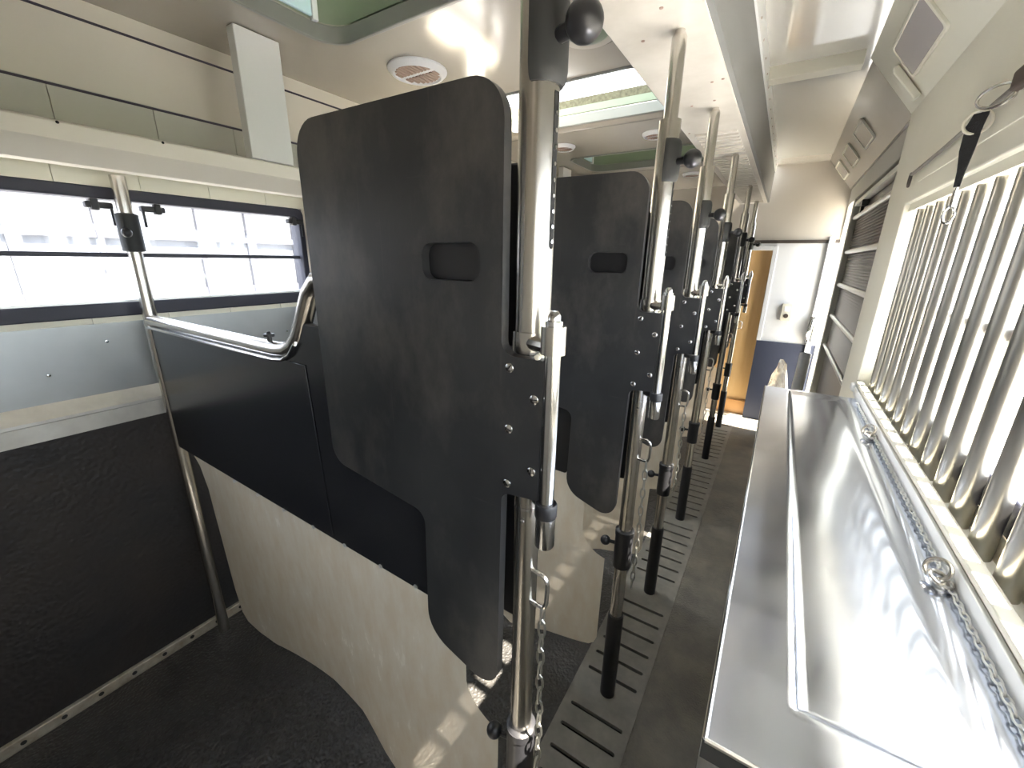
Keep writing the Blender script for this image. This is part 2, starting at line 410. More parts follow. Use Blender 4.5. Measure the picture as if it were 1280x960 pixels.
# ---------------------------------------------------------------- overhead shelf on the left
sh = thing('overhead_shelf', 'long cream moulded shelf above the left window', 'shelf', (0, 0, 0))
XS = -1.70
b = B(); slab(b, [(XL, 1.955), (XL + 0.10, 1.900), (XS - 0.06, 1.892), (XS - 0.012, 1.928), (XS, 1.940), (XS, 1.985), (XS - 0.012, 1.990), (XS - 0.10, 1.985), (XL, 1.985)], [], 'xz', YB, YF)
obj('shelf_board', b, 'shelf', sh, bevel=0.004)
for yy in (0.40, 0.63, 1.2):
    b = B(); lathe(b, [(0.004, 0), (0.003, 0.002), (0, 0.003)], (XS, yy, 1.982), (1, 0, 0), 8); obj('screw', b, 'dark', sh)
b = B(); y = YB
while y < YF:
    y1 = min(y + 0.26, YF); box(b, XL + 0.001, XL + 0.010, y + 0.0015, y1 - 0.0015, 1.986, 2.145); y = y1
obj('back_panel', b, 'locker', sh)
for i, yy in enumerate((0.91, 2.18, 3.45)):
    b = B(); box(b, XS - 0.045, XS + 0.0, yy - 0.012 + 0.0, yy + 0.145, 1.99, ZC - 0.003)
    o = obj('shelf_upright', b, 'plate', None, bevel=0.003)
    
    tag(o, ('white upright plate on the overhead shelf beside the front headboard', 'white upright plate on the shelf behind the front divider', 'white upright plate on the shelf near the far end')[i], 'shelf upright', 'upright plates on the overhead shelf')
for i, zz in enumerate((2.085, 2.265)):
    b = B(); tube(b, [(XS - 0.052, YB + 0.02, zz), (XS - 0.052, 2, zz), (XS - 0.052, YF - 0.02, zz)], 0.0035, 8)
    tag(obj('retaining_cord', b, 'cord'), ('lower dark elastic cord across the front of the overhead shelf', 'upper dark elastic cord near the ceiling above the shelf')[i], 'cord', 'dark cords across the shelf')

# ---------------------------------------------------------------- left ceiling with hatches
HX0, HX1 = -1.555, -0.585
HY = [(0.58, 1.185), (1.895, 2.455), (3.215, 3.755)]
b = B(); slab(b, [(XL - 0.09, YB), (-0.47, YB), (-0.47, YF), (XL - 0.09, YF)], [rrect(HX0, HX1, a, c, 0.10, 8) for a, c in HY], 'xy', ZC, ZC + 0.05)
struct(obj('ceiling', b, 'ceiling', smooth=30), 'smooth beige ceiling above the stalls', 'ceiling')
# low ribs across the ceiling
b = B()
for yy in (2.50, 3.80):
    slab(b, [(yy, ZC), (yy + 0.02, ZC - 0.012), (yy + 0.06, ZC - 0.012), (yy + 0.08, ZC)], [], 'yz', XL + 0.02, -0.485)
struct(obj('trim_1', b, 'ceiling'), 'low moulded rib across the ceiling', 'trim')

def hatch(i, a, c, label, mode):
    t = thing('roof_hatch', label, 'roof hatch', ((HX0 + HX1) / 2, (a + c) / 2, ZC), 'roof hatches over the stalls')
    ox, oy = t.location.x, t.location.y
    O = lambda g: rrect(HX0 - ox - g, HX1 - ox + g, a - oy - g, c - oy + g, 0.10 + g, 8)
    b = B(); slab(b, O(0.012), [O(-0.004)], 'xy', -0.008, 0.045); obj('rim', b, 'rim', t, bevel=0.003)
    b = B(); slab(b, O(0.012), [O(0.0)], 'xy', 0.045, 0.085); obj('recess_wall', b, 'grp', t)
    b = B(); slab(b, O(0.014), [O(0.0)], 'xy', 0.085, 0.125 if mode == 'open' else 0.16); obj('mossy_edge', b, 'moss' if mode == 'open' else 'grp', t)
    # lid
    b = B(); w = (HX1 - HX0) / 2 + 0.05; h = (c - a) + 0.09
    slab(b, rrect(-w, w, -h, 0, 0.12, 6), [], 'xy', 0.0, 0.03)
    slab(b, rrect(-w + 0.06, w - 0.06, -h + 0.06, -0.06, 0.10, 6), [], 'xy', 0.03, 0.06)
    lid = obj('lid', b, 'grp' if mode == 'open' else 'lidshell', t, bevel=0.006)
    if mode == 'open':
        lid.location = (0, (a - c) / 2 - 0.05, 0.15); lid.rotation_euler = (0, 0, PI); lid.rotation_euler.x = 0
        lid.rotation_euler = (math.radians(-105), 0, PI)
    else:
        for v in lid.data.vertices: v.co.y += (c - a) / 2 + 0.045
        lid.location = (0, 0, 0.162)
        b = B(); box(b, HX0 - ox - 0.002, HX0 - ox + 0.012, (c - a) / 2 - 0.24, (c - a) / 2 - 0.09, 0.055, 0.13); obj('side_pane', b, 'paleblue', t, bevel=0.004)  # opaque pale blue pane set in the side of the recess
        b = B(); box(b, HX0 - ox - 0.002, HX0 - ox + 0.018, (c - a) / 2 - 0.092, (c - a) / 2 - 0.07, 0.045, 0.14); obj('pane_edge', b, 'white', t, bevel=0.003)
    b = B(); tube(b, [(HX1 - ox - 0.10, 0.02, 0.06), (HX1 - ox - 0.06, 0.10, 0.055), (HX1 - ox - 0.03, 0.16, 0.05)], 0.008, 10); ball(b, (HX1 - ox - 0.03, 0.17, 0.05), 0.018, 12)
    obj('latch_arm', b, 'ivory', t)
    return t
hatch(0, *HY[0], 'pale green roof hatch nearest the overhead shelf plate', 'tilt')
hatch(1, *HY[1], 'open roof hatch showing white sky behind the first post', 'open')
hatch(2, *HY[2], 'farther roof hatch with greenish recess and a pale blue side pane', 'tilt')

def vent(x, y, r, label, brown):
    t = thing('ceiling_vent', label, 'vent', (x, y, ZC), 'ceiling vents')
    b = B(); lathe(b, [(r, 0), (r, -0.006), (r * 0.88, -0.020), (r * 0.80, -0.022), (r * 0.78, -0.014), (0, -0.014)], seg=36); obj('cover', b, 'white', t)
    for k in range(-4, 5):
        b = B()
        xx = k * r * 0.155; h = math.sqrt(max(0, (r * 0.74) ** 2 - xx * xx))
        for s in (-1, 1):
            y0, y1 = sorted((s * 0.012, s * (h - 0.004)))
            b = B(); box(b, xx - r * 0.05, xx + r * 0.05, y0, y1, -0.0185, -0.013); obj('slot', b, 'red' if brown else 'locker', t)
vent(-1.43, 1.485, 0.122, 'large white round ceiling vent above the front headboard', True)
vent(-1.43, 2.87, 0.085, 'small round ceiling vent behind the front post', True)
vent(-0.80, 2.87, 0.085, 'small round vent with brown grille beside the second post', True)
vent(-0.83, 4.24, 0.085, 'far small round vent between the second and third posts', True)
# round lamp
# lamp between the hatches
t = thing('ceiling_lamp', 'round white ceiling lamp behind the black knob', 'lamp', (-0.70, 1.55, ZC))
b = B(); lathe(b, [(0.115, 0), (0.112, -0.010), (0.095, -0.018), (0.078, -0.014)], seg=36); obj('lamp_ring', b, 'gelcoat', t)
b = B(); lathe(b, [(0.078, -0.010), (0.060, -0.022), (0.03, -0.029), (0, -0.031)], seg=30); obj('lamp_lens', b, 'grp', t)

# ---------------------------------------------------------------- beam with the post heads
b = B(); box(b, -0.48, -0.23, YB, 4.85, 2.2, 2.62)
bmo = struct(obj('beam', b, ['beamgrey']), 'grey-white box beam carrying the post heads', 'beam')
b = B(); box(b, -0.476, -0.245, YB, 4.84, 2.195, 2.201)
y = 2.2
while y < 4.7:
    if all(abs(y - p) > 0.03 for p in PY): box(b, -0.44, -0.27, y - 0.012, y + 0.012, 2.186, 2.196)
    y += 0.055
obj('soffit', b, 'strip', bmo, bevel=0.002)
b = B(); box(b, -0.232, -0.222, YB, 4.85, 2.46, 2.555); obj('side_channel', b, 'plate', bmo)
random.seed(3)
for i in range(22):
    b = B(); lathe(b, [(0.005, 0), (0.004, 0.002), (0, 0.003)], (-0.222, 0.9 + i * 0.18, 2.49), (1, 0, 0), 8); obj('screw', b, 'red', bmo)
for i in range(12):
    b = B(); lathe(b, [(0.005, 0), (0.004, -0.002), (0, -0.003)], (random.uniform(-0.46, -0.26), random.uniform(0.9, 2.4), 2.195), (0, 0, 1), 8); obj('screw', b, 'red', bmo)

# ---------------------------------------------------------------- right ceiling, cornice, far wall
b = B(); box(b, -0.24, 0.20, YB, YF, ZR, ZR + 0.05)
struct(obj('ceiling_aisle', b, 'gloss'), 'glossy white ceiling over the aisle', 'ceiling')
YP = 2.74
def cornice(name, y0, y1, ins, m, lab):
    b = B(); slab(b, [(0.36 - ins, 2.295), (0.36 - ins, 2.30 + 0.0), (0.165 - ins, ZR + 0.002), (0.50, ZR + 0.002), (0.50, 2.295)], [], 'xz', y0, y1)
    return struct(obj(name, b, m, smooth=20), lab, 'cornice')
cornice('cornice', YB, YP, 0.0, 'cream', 'sloping cream cornice above the barred window')
cornice('cornice_far', YP, YF, -0.012, 'gelcoat', 'sloping cornice above the louvred side door')
# lights in the cornice
cdir = Vector((-0.195, 0, 0.25)).normalized(); cnor = Vector((-0.25, 0, -0.195)).normalized()
def cornice_light(y, w, h, m, label, off):
    p = Vector((0.2625, y, 2.425)) + Vector((off, 0, 0)) * 0
    t = thing('cornice_light', label, 'light', p + Vector((off, 0, 0)), 'light panels in the cornice')
    M_ = Matrix((Vector((0, 1, 0)), cdir, cnor)).transposed().to_4x4()
    b = B(); slab(b, rrect(-w, w, -h, h, 0.022), [rrect(-w + 0.012, w - 0.012, -h + 0.012, h - 0.012, 0.014)], 'xy', -0.001, 0.010); bmesh.ops.transform(b, matrix=M_, verts=b.verts[:]); obj('light_frame', b, 'cream', t, bevel=0.002)
    b = B(); slab(b, rrect(-w + 0.010, w - 0.010, -h + 0.010, h - 0.010, 0.014), [], 'xy', -0.001, 0.006); bmesh.ops.transform(b, matrix=M_, verts=b.verts[:]); obj('light_lens', b, m, t)
cornice_light(2.25, 0.22, 0.075, 'lens', 'lavender light panel in the cornice above the tether strap', 0)
for y, lab in ((3.60, 'nearest of the three light panels above the louvred door'), (4.22, 'middle of the three light panels above the louvred door'), (4.80, 'farthest of the three light panels above the louvred door')):
    cornice_light(y, 0.17, 0.07, 'gelcoat', lab, 0.011)
b = B(); slab(b, [(0.345, 2.310), (0.25, 2.432), (0.235, 2.424), (0.24, 2.40), (0.325, 2.296)], [], 'xz', 2.50, 2.54)
struct(obj('trim_2', b, 'cream', bevel=0.004), 'moulded step in the cornice', 'trim')
b = B(); box(b, -0.235, 0.14, 2.62, 2.70, 2.495, 2.552); 
struct(obj('beam_aisle', b, 'olive', bevel=0.004), 'short cross beam under the aisle ceiling', 'beam')

b = B(); box(b, XL - 0.09, -0.62, YF, YF + 0.06, 0.0, 2.7); box(b, -0.62, -0.128, YF, YF + 0.06, 1.80, 2.7); box(b, -0.128, 0.50, YF, YF + 0.06, 0.0, 2.7)
wf = struct(obj('wall_far', b, 'white'), 'white far end wall', 'wall')
boxes('blue_lining', 'blue', [(-0.128, 0.40, YF - 0.012, YF, 0.0, 0.87)], wf)
boxes('upper_lining', 'gelcoat', [(XL, 0.42, YF - 0.008, YF, 1.86, 2.55)], wf)
struct(boxes('trim_3', 'trimdark', [(XL, 0.42, YF - 0.022, YF, 1.842, 1.872)]), 'dark trim strip across the far wall', 'trim')
struct(boxes('trim_4', 'white', [(0.300, 0.345, YF - 0.05, YF - 0.0, 0.0, 1.90)], bevel=0.006), 'white post in the far right corner', 'trim')
d2 = bpy.data.objects.new('door_2', None); COL.objects.link(d2); struct(d2, 'orange wooden door in the far wall', 'door')
boxes('door_leaf', 'wood', [(-0.62, -0.130, YF + 0.05, YF + 0.09, 0.17, 1.80)], d2)
boxes('door_casing', 'white', [(-0.132, -0.092, YF - 0.012, YF + 0.33, 0.87, 1.82), (-0.62, -0.128, YF - 0.010, YF + 0.30, 1.776, 1.815)], d2, bevel=0.003)
boxes('door_step', 'woodstep', [(-0.62, -0.130, YF + 0.02, YF + 0.10, 0.0, 0.17)], d2)
boxes('door_side', 'wood', [(-0.66, -0.62, YF, YF + 0.34, 0, 1.80), (-0.128, -0.10, YF + 0.06, YF + 0.34, 0, 1.80)], d2)
boxes('threshold', 'alu', [(-0.62, -0.128, YF - 0.05, YF + 0.02, 0.0, 0.02)], d2)
boxes('door_label', 'woodstep', [(-0.345, -0.30, YF + 0.046, YF + 0.05, 1.22, 1.30)], d2)
t = thing('wall_switch', 'ivory switch box on the white far wall', 'switch', (0.085, YF, 1.18))
b = B(); box(b, -0.047, 0.047, -0.03, 0, -0.085, 0.085); obj('switch_box', b, 'ivory', t, bevel=0.006)
b = B(); box(b, -0.024, 0.024, -0.034, -0.029, 0.01, 0.06); obj('switch_rocker', b, 'white', t, bevel=0.003)
b = B(); lathe(b, [(0.022, 0), (0.020, 0.008), (0, 0.010)], (0, -0.030, -0.035), (0, -1, 0), 18); obj('switch_knob', b, 'trimdark', t)

# wall behind the camera
struct(boxes('wall_near', 'gelcoat', [(XL - 0.09, 0.50, YB - 0.06, YB, 0.0, 2.7)]), 'end wall behind the viewpoint', 'wall')

# ---------------------------------------------------------------- right wall with barred window
GY0, GY1 = -0.85, 2.36
b = B()
slab(b, [(YB, 0.0), (YP, 0.0), (YP, 2.30), (YB, 2.30)], [[(GY0, 1.10), (GY1, 1.10), (GY1, 1.885), (GY0, 1.885)]], 'yz', XR, XR + 0.105)
wr = struct(obj('wall_right', b, 'cream', smooth=20, bevel=0.004), 'cream right wall around the barred window', 'wall')
boxes('upper_panel', 'cream', [(XR - 0.004, XR, GY0, 2.20, 1.945, 2.235)], wr, bevel=0.002)
boxes('white_skirting', 'plate', [(XR - 0.006, XR + 0.002, YB, GY1 - 0.02, 1.085, 1.128)], wr, bevel=0.002)
b = B(); slab(b, [(XR + 0.006, 1.10), (XR + 0.006, 1.136), (XR - 0.004, 1.136), (XR - 0.004, 1.150), (XR + 0.024, 1.150), (XR + 0.024, 1.10)], [], 'xz', GY0, GY1)
sl = struct(obj('window_sill', b, 'olive', bevel=0.002), 'beige raised lip along the barred window sill', 'sill')
boxes('sill_ledge', 'plate', [(XR + 0.02, XR + 0.100, GY0, GY1, 1.095, 1.112)], sl)
boxes('sill_end_cap', 'plate', [(XR - 0.018, XR + 0.004, GY1 - 0.04, GY1 + 0.02, 1.10, 1.135)], sl, bevel=0.008)

w2 = bpy.data.objects.new('window_2', None); COL.objects.link(w2); struct(w2, 'dark-framed window behind the steel bars', 'window')
b = B(); slab(b, [(GY0, 1.112), (GY1, 1.112), (GY1, 1.885), (GY0, 1.885)], [rrect(GY0 + 0.03, GY1 - 0.04, 1.235, 1.876, 0.02)], 'yz', XR + 0.072, XR + 0.100)
obj('window_frame', b, 'frame', w2, bevel=0.004)
boxes('window_rail', 'ivory', [(XR + 0.069, XR + 0.073, GY0, GY1, 1.112, 1.165)], w2)
boxes('window_bar', 'frame', [(XR + 0.074, XR + 0.098, GY0, GY1, 1.50, 1.525)], w2)
boxes('glass_pane', 'clearglass', [(XR + 0.086, XR + 0.090, GY0 + 0.02, GY1 - 0.02, 1.22, 1.86)], w2)

g = thing('window_guard', 'row of thick stainless bars inside the right window', 'window guard', (0.408, 0, 1.112))
yb = 2.262
while yb > GY0 + 0.05:
    b = B(); tube(b, [(0, yb, 0.0), (0, yb, 0.775)], 0.0195, 18); obj('bar', b, 'barsteel', g)
    yb -= 0.1205
boxes('head_rail', 'cream', [(-0.03, 0.03, GY0, GY1, 0.745, 0.773)], g)

# louvred side door beyond the bench
DY0, DY1 = YP, 4.62
d1 = bpy.data.objects.new('door_1', None); COL.objects.link(d1); struct(d1, 'grey louvred side door beyond the bench', 'door')
b = B(); slab(b, [(DY0, 0.0), (YF, 0.0), (YF, 2.30), (DY0, 2.30)], [[(DY0 + 0.02, 0.30), (4.56, 0.30), (4.56, 2.16), (DY0 + 0.02, 2.16)], [(4.64, 0.25), (5.02, 0.25), (5.02, 2.16), (4.64, 2.16)]], 'yz', 0.385, 0.46)
obj('door_frame', b, 'doorframe', d1, bevel=0.004)
b = B(); box(b, 0.43, 0.445, DY0 + 0.02, 4.56, 0.30, 2.16)
obj('door_leaf', b, 'louvre', d1)
b = B(); z = 0.98
while z < 2.05:
    slab(b, [(0.431, z), (0.418, z + 0.004), (0.431, z + 0.016)], [], 'xz', DY0 + 0.03, 4.55); z += 0.0195
obj('louvre_slats', b, 'louvre', d1, smooth=0)
for zz in (0.965, 1.225, 1.485, 1.75, 2.015):
    b = B(); tube(b, [(0.412, DY0 + 0.02, zz), (0.412, 3.6, zz), (0.412, 4.555, zz)], 0.016, 10); obj('door_rail', b, 'alu', d1)
b = B(); box(b, 0.385, 0.425, 4.05, 4.14, 2.06, 2.10); box(b, 0.392, 0.412, 4.12, 4.20, 2.02, 2.06); obj('door_latch', b, 'plastic', d1, bevel=0.004)
b = B(); box(b, 0.385, 0.425, DY0 + 0.02, 4.5, 2.10, 2.13); obj('top_rail', b, 'alu', d1)
struct(boxes('wall_right_outer', 'cream', [(0.46, 0.50, YP, 4.64, 0.0, 2.30), (0.46, 0.50, 5.02, YF + 0.06, 0.0, 2.30), (0.46, 0.50, 4.64, 5.02, 2.16, 2.30), (0.46, 0.50, 4.64, 5.02, 0.0, 0.25)]), 'outer skin of the right wall', 'wall')

# things near the far corner
t = thing('door_bolt', 'steel bolt mechanism on the white corner post', 'bolt', (0.305, YF - 0.05, 1.0))
b = B(); box(b, -0.02, 0.03, -0.03, 0.0, -0.10, 0.16); obj('bolt_plate', b, 'steel2', t, bevel=0.003)
b = B(); tube(b, [(0.0, -0.04, -0.10), (0.0, -0.05, 0.0), (0.01, -0.04, 0.14)], 0.014, 10); tube(b, [(0.0, -0.04, 0.02), (-0.02, -0.09, -0.02), (0.0, -0.12, -0.07)], 0.010, 10); obj('bolt_lever', b, 'steel2', t)
b = B(); tube(b, [(0.27, 4.42, 0.10), (0.275, 4.45, 0.5), (0.292, 4.60, 0.86)], 0.045, 18)
tag(obj('padded_bar', b, 'white', bevel=0.004), 'white padded bar standing in the far corner behind the bench', 'bar')
b = B()
prof = [(0.05, 0.0), (0.085, 0.12), (0.095, 0.3), (0.08, 0.5), (0.055, 0.66), (0.03, 0.76), (0.014, 0.80)]
lathe(b, prof, (0, 0, 0), seg=14)
for v in b.verts: v.co.x += 0.014 * math.sin(v.co.z * 37 + v.co.y * 50); v.co.y += 0.014 * math.sin(v.co.z * 29 + v.co.x * 44)
o = obj('plastic_bag', b, 'bag', smooth=20); o.location = (0.13, 4.50, 0.0); tag(o, 'crumpled clear plastic bag beside the white padded bar', 'bag')

# ---------------------------------------------------------------- stainless bench under the window
bn = thing('storage_bench', 'long brushed stainless steel bench below the barred window', 'bench', (0, 0, 0))
b = B(); box(b, 0.030, XR - 0.03, 0.45, 2.235, 0.0, 1.062); obj('bench_body', b, 'alu', bn, bevel=0.004)
b = B()
NX, NY = 24, 60
x0, x1, y0, y1 = 0.012, XR - 0.006, 0.432, 2.25
def bz(x, y):
    def st(t): t = max(0, min(1, t)); return t * t * (3 - 2 * t)
    ins = min(st((x - 0.106) / 0.010), st((0.312 - x) / 0.02), st((y - 0.535) / 0.012), st((2.2 - y) / 0.012))
    return 1.090 - 0.0045 * ins + 0.0012 * math.sin(x * 17 + 1.3 * math.sin(y * 5)) * math.sin(y * 6.1) * ins
xs = sorted(set([x0, x1] + [x0 + (x1 - x0) * i / NX for i in range(NX + 1)] + [0.106, 0.109, 0.112, 0.116]))
ys = sorted(set([y0, y1] + [y0 + (y1 - y0) * i / NY for i in range(NY + 1)] + [0.535, 0.539, 0.543, 0.547]))
gr = [[b.verts.new((x, y, bz(x, y))) for x in xs] for y in ys]
for j in range(len(ys) - 1):
    for i in range(len(xs) - 1): b.faces.new((gr[j][i], gr[j][i + 1], gr[j + 1][i + 1], gr[j + 1][i]))
# folded edges
def skirt(loop, dz):
    lo = [b.verts.new((v.co.x, v.co.y, 1.090 - dz)) for v in loop]
    for i in range(len(loop) - 1): b.faces.new((loop[i], lo[i], lo[i + 1], loop[i + 1]))
skirt([r[0] for r in gr], 0.03); skirt(gr[0], 0.03); skirt(gr[-1], 0.03); skirt([r[-1] for r in gr], 0.03)
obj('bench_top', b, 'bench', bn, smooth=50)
b = B(); tube(b, [(0.014, 0.434, 1.088), (0.014, 1.3, 1.088), (0.014, 2.249, 1.088)], 0.0035, 8); tube(b, [(0.014, 0.434, 1.088), (0.2, 0.434, 1.088), (XR - 0.008, 0.434, 1.088)], 0.0035, 8); obj('bright_edge', b, 'steel2', bn)

# chain, rings along the back of the bench
def chain_mesh(pts, L_=0.022, w=0.007, r=0.0022):
    b = B(); P = [Vector(p) for p in pts]
    seglen = [(P[i + 1] - P[i]).length for i in range(len(P) - 1)]; tot = sum(seglen); n = int(tot / (L_ * 0.8)); k = 0
    for i in range(n):
        s = (i + 0.5) * tot / n; j = 0
        while j < len(seglen) - 1 and s > seglen[j]: s -= seglen[j]; j += 1
        d = (P[j + 1] - P[j]).normalized(); c = P[j] + d * s; u, v = frame_of(d)
        if i % 2: u = v
        nrm = d.cross(u)
        torus(b, c, nrm, 1.0, r, 10, 6, (L_ / 2, w / 2 + r), up=d)
    return b
o = obj('safety_chain', chain_mesh([(XR - 0.014, 0.50, 1.098), (XR - 0.014, 0.95, 1.098), (XR - 0.013, 1.40, 1.099), (XR - 0.014, 1.72, 1.098), (XR - 0.013, 2.15, 1.1)], 0.020, 0.006, 0.0018), 'alu')
tag(o, 'fine galvanised chain lying along the back edge of the bench', 'chain')
for y, lab in ((0.955, 'nearer steel tie ring at the back of the bench'), (1.735, 'farther steel tie ring at the back of the bench')):
    t = thing('tie_ring', lab, 'ring', (XR - 0.02, y, 1.09), 'tie rings on the bench')
    b = B(); torus(b, (-0.010, 0.0, 0.026), (-0.6, -0.5, 0.5), 0.019, 0.0042); obj('ring', b, 'steel', t)
    b = B(); torus(b, (-0.006, -0.012, 0.014), (0.3, -0.2, 0.9), 0.017, 0.0042); obj('shackle', b, 'steel', t)
    b = B(); lathe(b, [(0.013, 0.0), (0.012, 0.006), (0.006, 0.012), (0, 0.013)], (0, -0.004, 0.0), (0, 0, 1), 14); obj('mount', b, 'galv', t)

# cord with strap on the right wall
t = thing('tether_line', 'grey braided cord stretched along the wall above the bars', 'cord', (XR - 0.014, 1.5, 2.0))
b = B(); tube(b, [(0, 0.775, -0.018), (0, 0.4, -0.006), (0, 0.05, 0.012), (0, -0.1, 0.018), (0, -1.4, 0.02)], 0.0055, 8); obj('cord', b, 'greycord', t)
b = B(); torus(b, (0.0, 0.79, -0.035), (1, 0, 0), 0.018, 0.004, sq=(0.8, 1.3)); obj('end_ring', b, 'trimdark', t)
b = B(); box(b, -0.01, 0.010, -0.155, -0.075, 0.005, 0.045); obj('leather_tab', b, 'brown', t, bevel=0.006)
b = B(); torus(b, (-0.014, -0.030, 0.014), (0.75, 0.6, 0.0), 0.024, 0.0035, sq=(1.6, 0.9)); obj('oval_link', b, 'steel', t)
t = thing('tether_strap', 'black webbing strap with a snap hook hanging from the cord', 'strap', (XR - 0.034, 1.53, 1.99))
b = B(); torus(b, (0.0, 0.0, -0.012), (0.4, 0.9, 0.1), 0.024, 0.0036); obj('ring', b, 'ivory', t)
b = B()
pts = [(-0.004, -0.004, 0.006), (-0.009, 0.002, -0.020), (-0.008, 0.010, -0.07), (-0.006, 0.014, -0.115), (-0.006, 0.016, -0.150)]
ww = [0.014, 0.016, 0.014, 0.008, 0.006]
prev = None
for p, w_ in zip(pts, ww):
    q = [b.verts.new((p[0] + 0.006 + s * w_ * 0.8 + dx * 0.4, p[1] - s * w_ * 0.6 + dx, p[2])) for s, dx in ((-1, -0.003), (1, -0.003), (1, 0.003), (-1, 0.003))]
    if prev:
        for i in range(4): b.faces.new((prev[i], prev[(i + 1) % 4], q[(i + 1) % 4], q[i]))
    else: b.faces.new(q)
    prev = q
b.faces.new(prev)
obj('webbing', b, 'strap', t)
b = B(); lathe(b, [(0.006, 0), (0.007, 0.012), (0.004, 0.03), (0.0045, 0.045)], (0.0, 0.016, -0.197), (0, 0, 1), 12)
torus(b, (0.0, 0.016, -0.215), (0.4, 0.9, 0), 0.013, 0.0032, sq=(0.8, 1.5)); obj('snap_hook', b, 'steel2', t)

# ---------------------------------------------------------------- support posts
def post_mesh(b, z0, z1, r, ry=0.0): tube(b, [(0, ry, z0), (0, ry, (z0 + z1) / 2), (0, ry, z1)], r, 20)
POST_LAB = ['nearest steel support post with the large black knob at its top', 'second steel post from the viewpoint, reaching the beam by a thinner tube', 'third steel post along the slotted drain strip', 'fourth steel post along the slotted drain strip',
            'fifth steel post, second from the far wall', 'farthest steel post, beside the orange wooden door']
COLLAR = [(0.55, 0.70), (0.61, 0.765), (0.58, 0.745), (0.56, 0.70), (0.55, 0.69), (0.55, 0.69)]
def build_post(i):
    zc0, zc1 = COLLAR[i]
    t = thing('support_post', POST_LAB[i], 'post', (PX, PY[i], 0), 'steel posts along the aisle')
    b = B(); tube(b, [(0, 0, 1.50), (0, 0, 1.7), (0, 0, 2.0)], 0.0275, 24); obj('upper_tube', b, 'steel', t)
    b = B(); tube(b, [(0, 0, 1.95), (0, 0, 2.18)], 0.018, 18); tube(b, [(0, 0, 2.17), (0, 0, 2.198)], 0.012, 14); lathe(b, [(0.018, 2.18), (0.014, 2.188)], seg=18); obj('top_tube', b, 'steel', t)
    b = B(); tube(b, [(0, 0, 0.002), (0, 0, 0.8), (0, 0, 1.53)], 0.0225, 20); obj('lower_tube', b, 'steel', t)
    b = B(); tube(b, [(0, 0, 1.235), (0, 0, 1.24)], 0.0235, 20); lathe(b, [(0.004, 0), (0.004, 0.003), (0, 0.004)], (0.004, -0.0225, 1.215), (0, -1, 0), 8); obj('joint_pin', b, 'steel2', t)
    # half-shell pad and knob
    b = B(); n = 14; dz = (0.0, -0.015, -0.09, -0.11, -0.10, -0.10)[i]; zs = [z + dz for z in (1.868, 1.873, 1.885, 1.953, 1.964, 1.969)]; gro = [0.2, 0.7, 1.0, 1.0, 0.7, 0.2]
    ring = []
    for z, k in zip(zs, gro):
        row = []
        for j in range(n + 1):
            a = math.radians(-86 + 138 * j / n); row.append((math.cos(a), math.sin(a)))
        ring.append([b.verts.new((c * (0.0285 + 0.008 * k), s * (0.0285 + 0.008 * k), z)) for c, s in row] + [b.verts.new((c * 0.0278, s * 0.0278, z)) for c, s in reversed(row)])
    m = len(ring[0])
    for a_, c_ in zip(ring, ring[1:]):
        for j in range(m): b.faces.new((a_[j], a_[(j + 1) % m], c_[(j + 1) % m], c_[j]))
    b.faces.new(list(reversed(ring[0]))); b.faces.new(ring[-1])
    pad = obj('pad', b, 'foam', t)
    b = B(); kd = Vector((0.94, -0.34, 0.0)); tube(b, [kd * 0.034 + Vector((0, 0, 1.915 + dz)), kd * 0.062 + Vector((0, 0, 1.915 + dz))], 0.009, 12); ball(b, kd * 0.076 + Vector((0, 0, 1.915 + dz)), 0.0225)
    obj('knob', b, 'plastic', t)
    # slot with pin holes in the upper tube
    b = B(); a = math.radians(-4); c, s = math.cos(a), math.sin(a)
    for k, (z0, z1, w) in enumerate([(1.665, 1.86, 0.005)]):
        uu = Vector((-s, c, 0)); nn = Vector((c, s, 0)) * 0.0278
        q = rpoly([(-w, z0, w * 0.95), (w, z0, w * 0.95), (w, z1, 0), (-w, z1, 0)], 4)
        f = [b.verts.new(nn + uu * x + Vector((0, 0, z))) for x, z in q]; b.faces.new(f)
    obj('slot', b, 'dark', t, smooth=0, recalc=False)
    for k in range(9):
        b = B(); lathe(b, [(0.0028, 0), (0.0028, 0.0012)], nn * 1.0 + Vector((0, 0, 1.675 + k * 0.02)), (c, s, 0), 8); obj('pin_hole', b, 'steel2', t)
    # lower collar with knob, foot sleeve
    b = B(); lathe(b, [(0.024, zc0), (0.0305, zc0 + 0.004), (0.0305, zc1 - 0.004), (0.024, zc1)], seg=22); lathe(b, [(0.0325, zc1 - 0.022), (0.0325, zc1 - 0.004)], seg=22); cl = obj('collar', b, 'plastic', t)
    zk = (zc0 + zc1) / 2 + 0.012
    b = B(); kd = Vector((-0.985, -0.17, 0)); tube(b, [kd * 0.026 + Vector((0, 0, zk)), kd * 0.05 + Vector((0, 0, zk))], 0.0065, 10); ball(b, kd * 0.063 + Vector((0, 0, zk)), 0.0175); obj('collar_knob', b, 'plastic', cl)
    b = B(); lathe(b, [(0.0285, 0.004), (0.0285, 0.39), (0.0265, 0.395), (0.0225, 0.395)], seg=20); obj('foot_sleeve', b, 'plastic', t)
    # D-shaped loop
    b = B(); tube(b, [(0.020, -0.010, 1.112), (0.040, -0.012, 1.112), (0.050, -0.013, 1.106), (0.0535, -0.013, 1.095), (0.0525, -0.013, 1.055), (0.049, -0.013, 1.044), (0.040, -0.012, 1.040), (0.020, -0.010, 1.040)], 0.0042, 10); obj('loop', b, 'steel2', t)
    return t
for i in range(6): build_post(i)
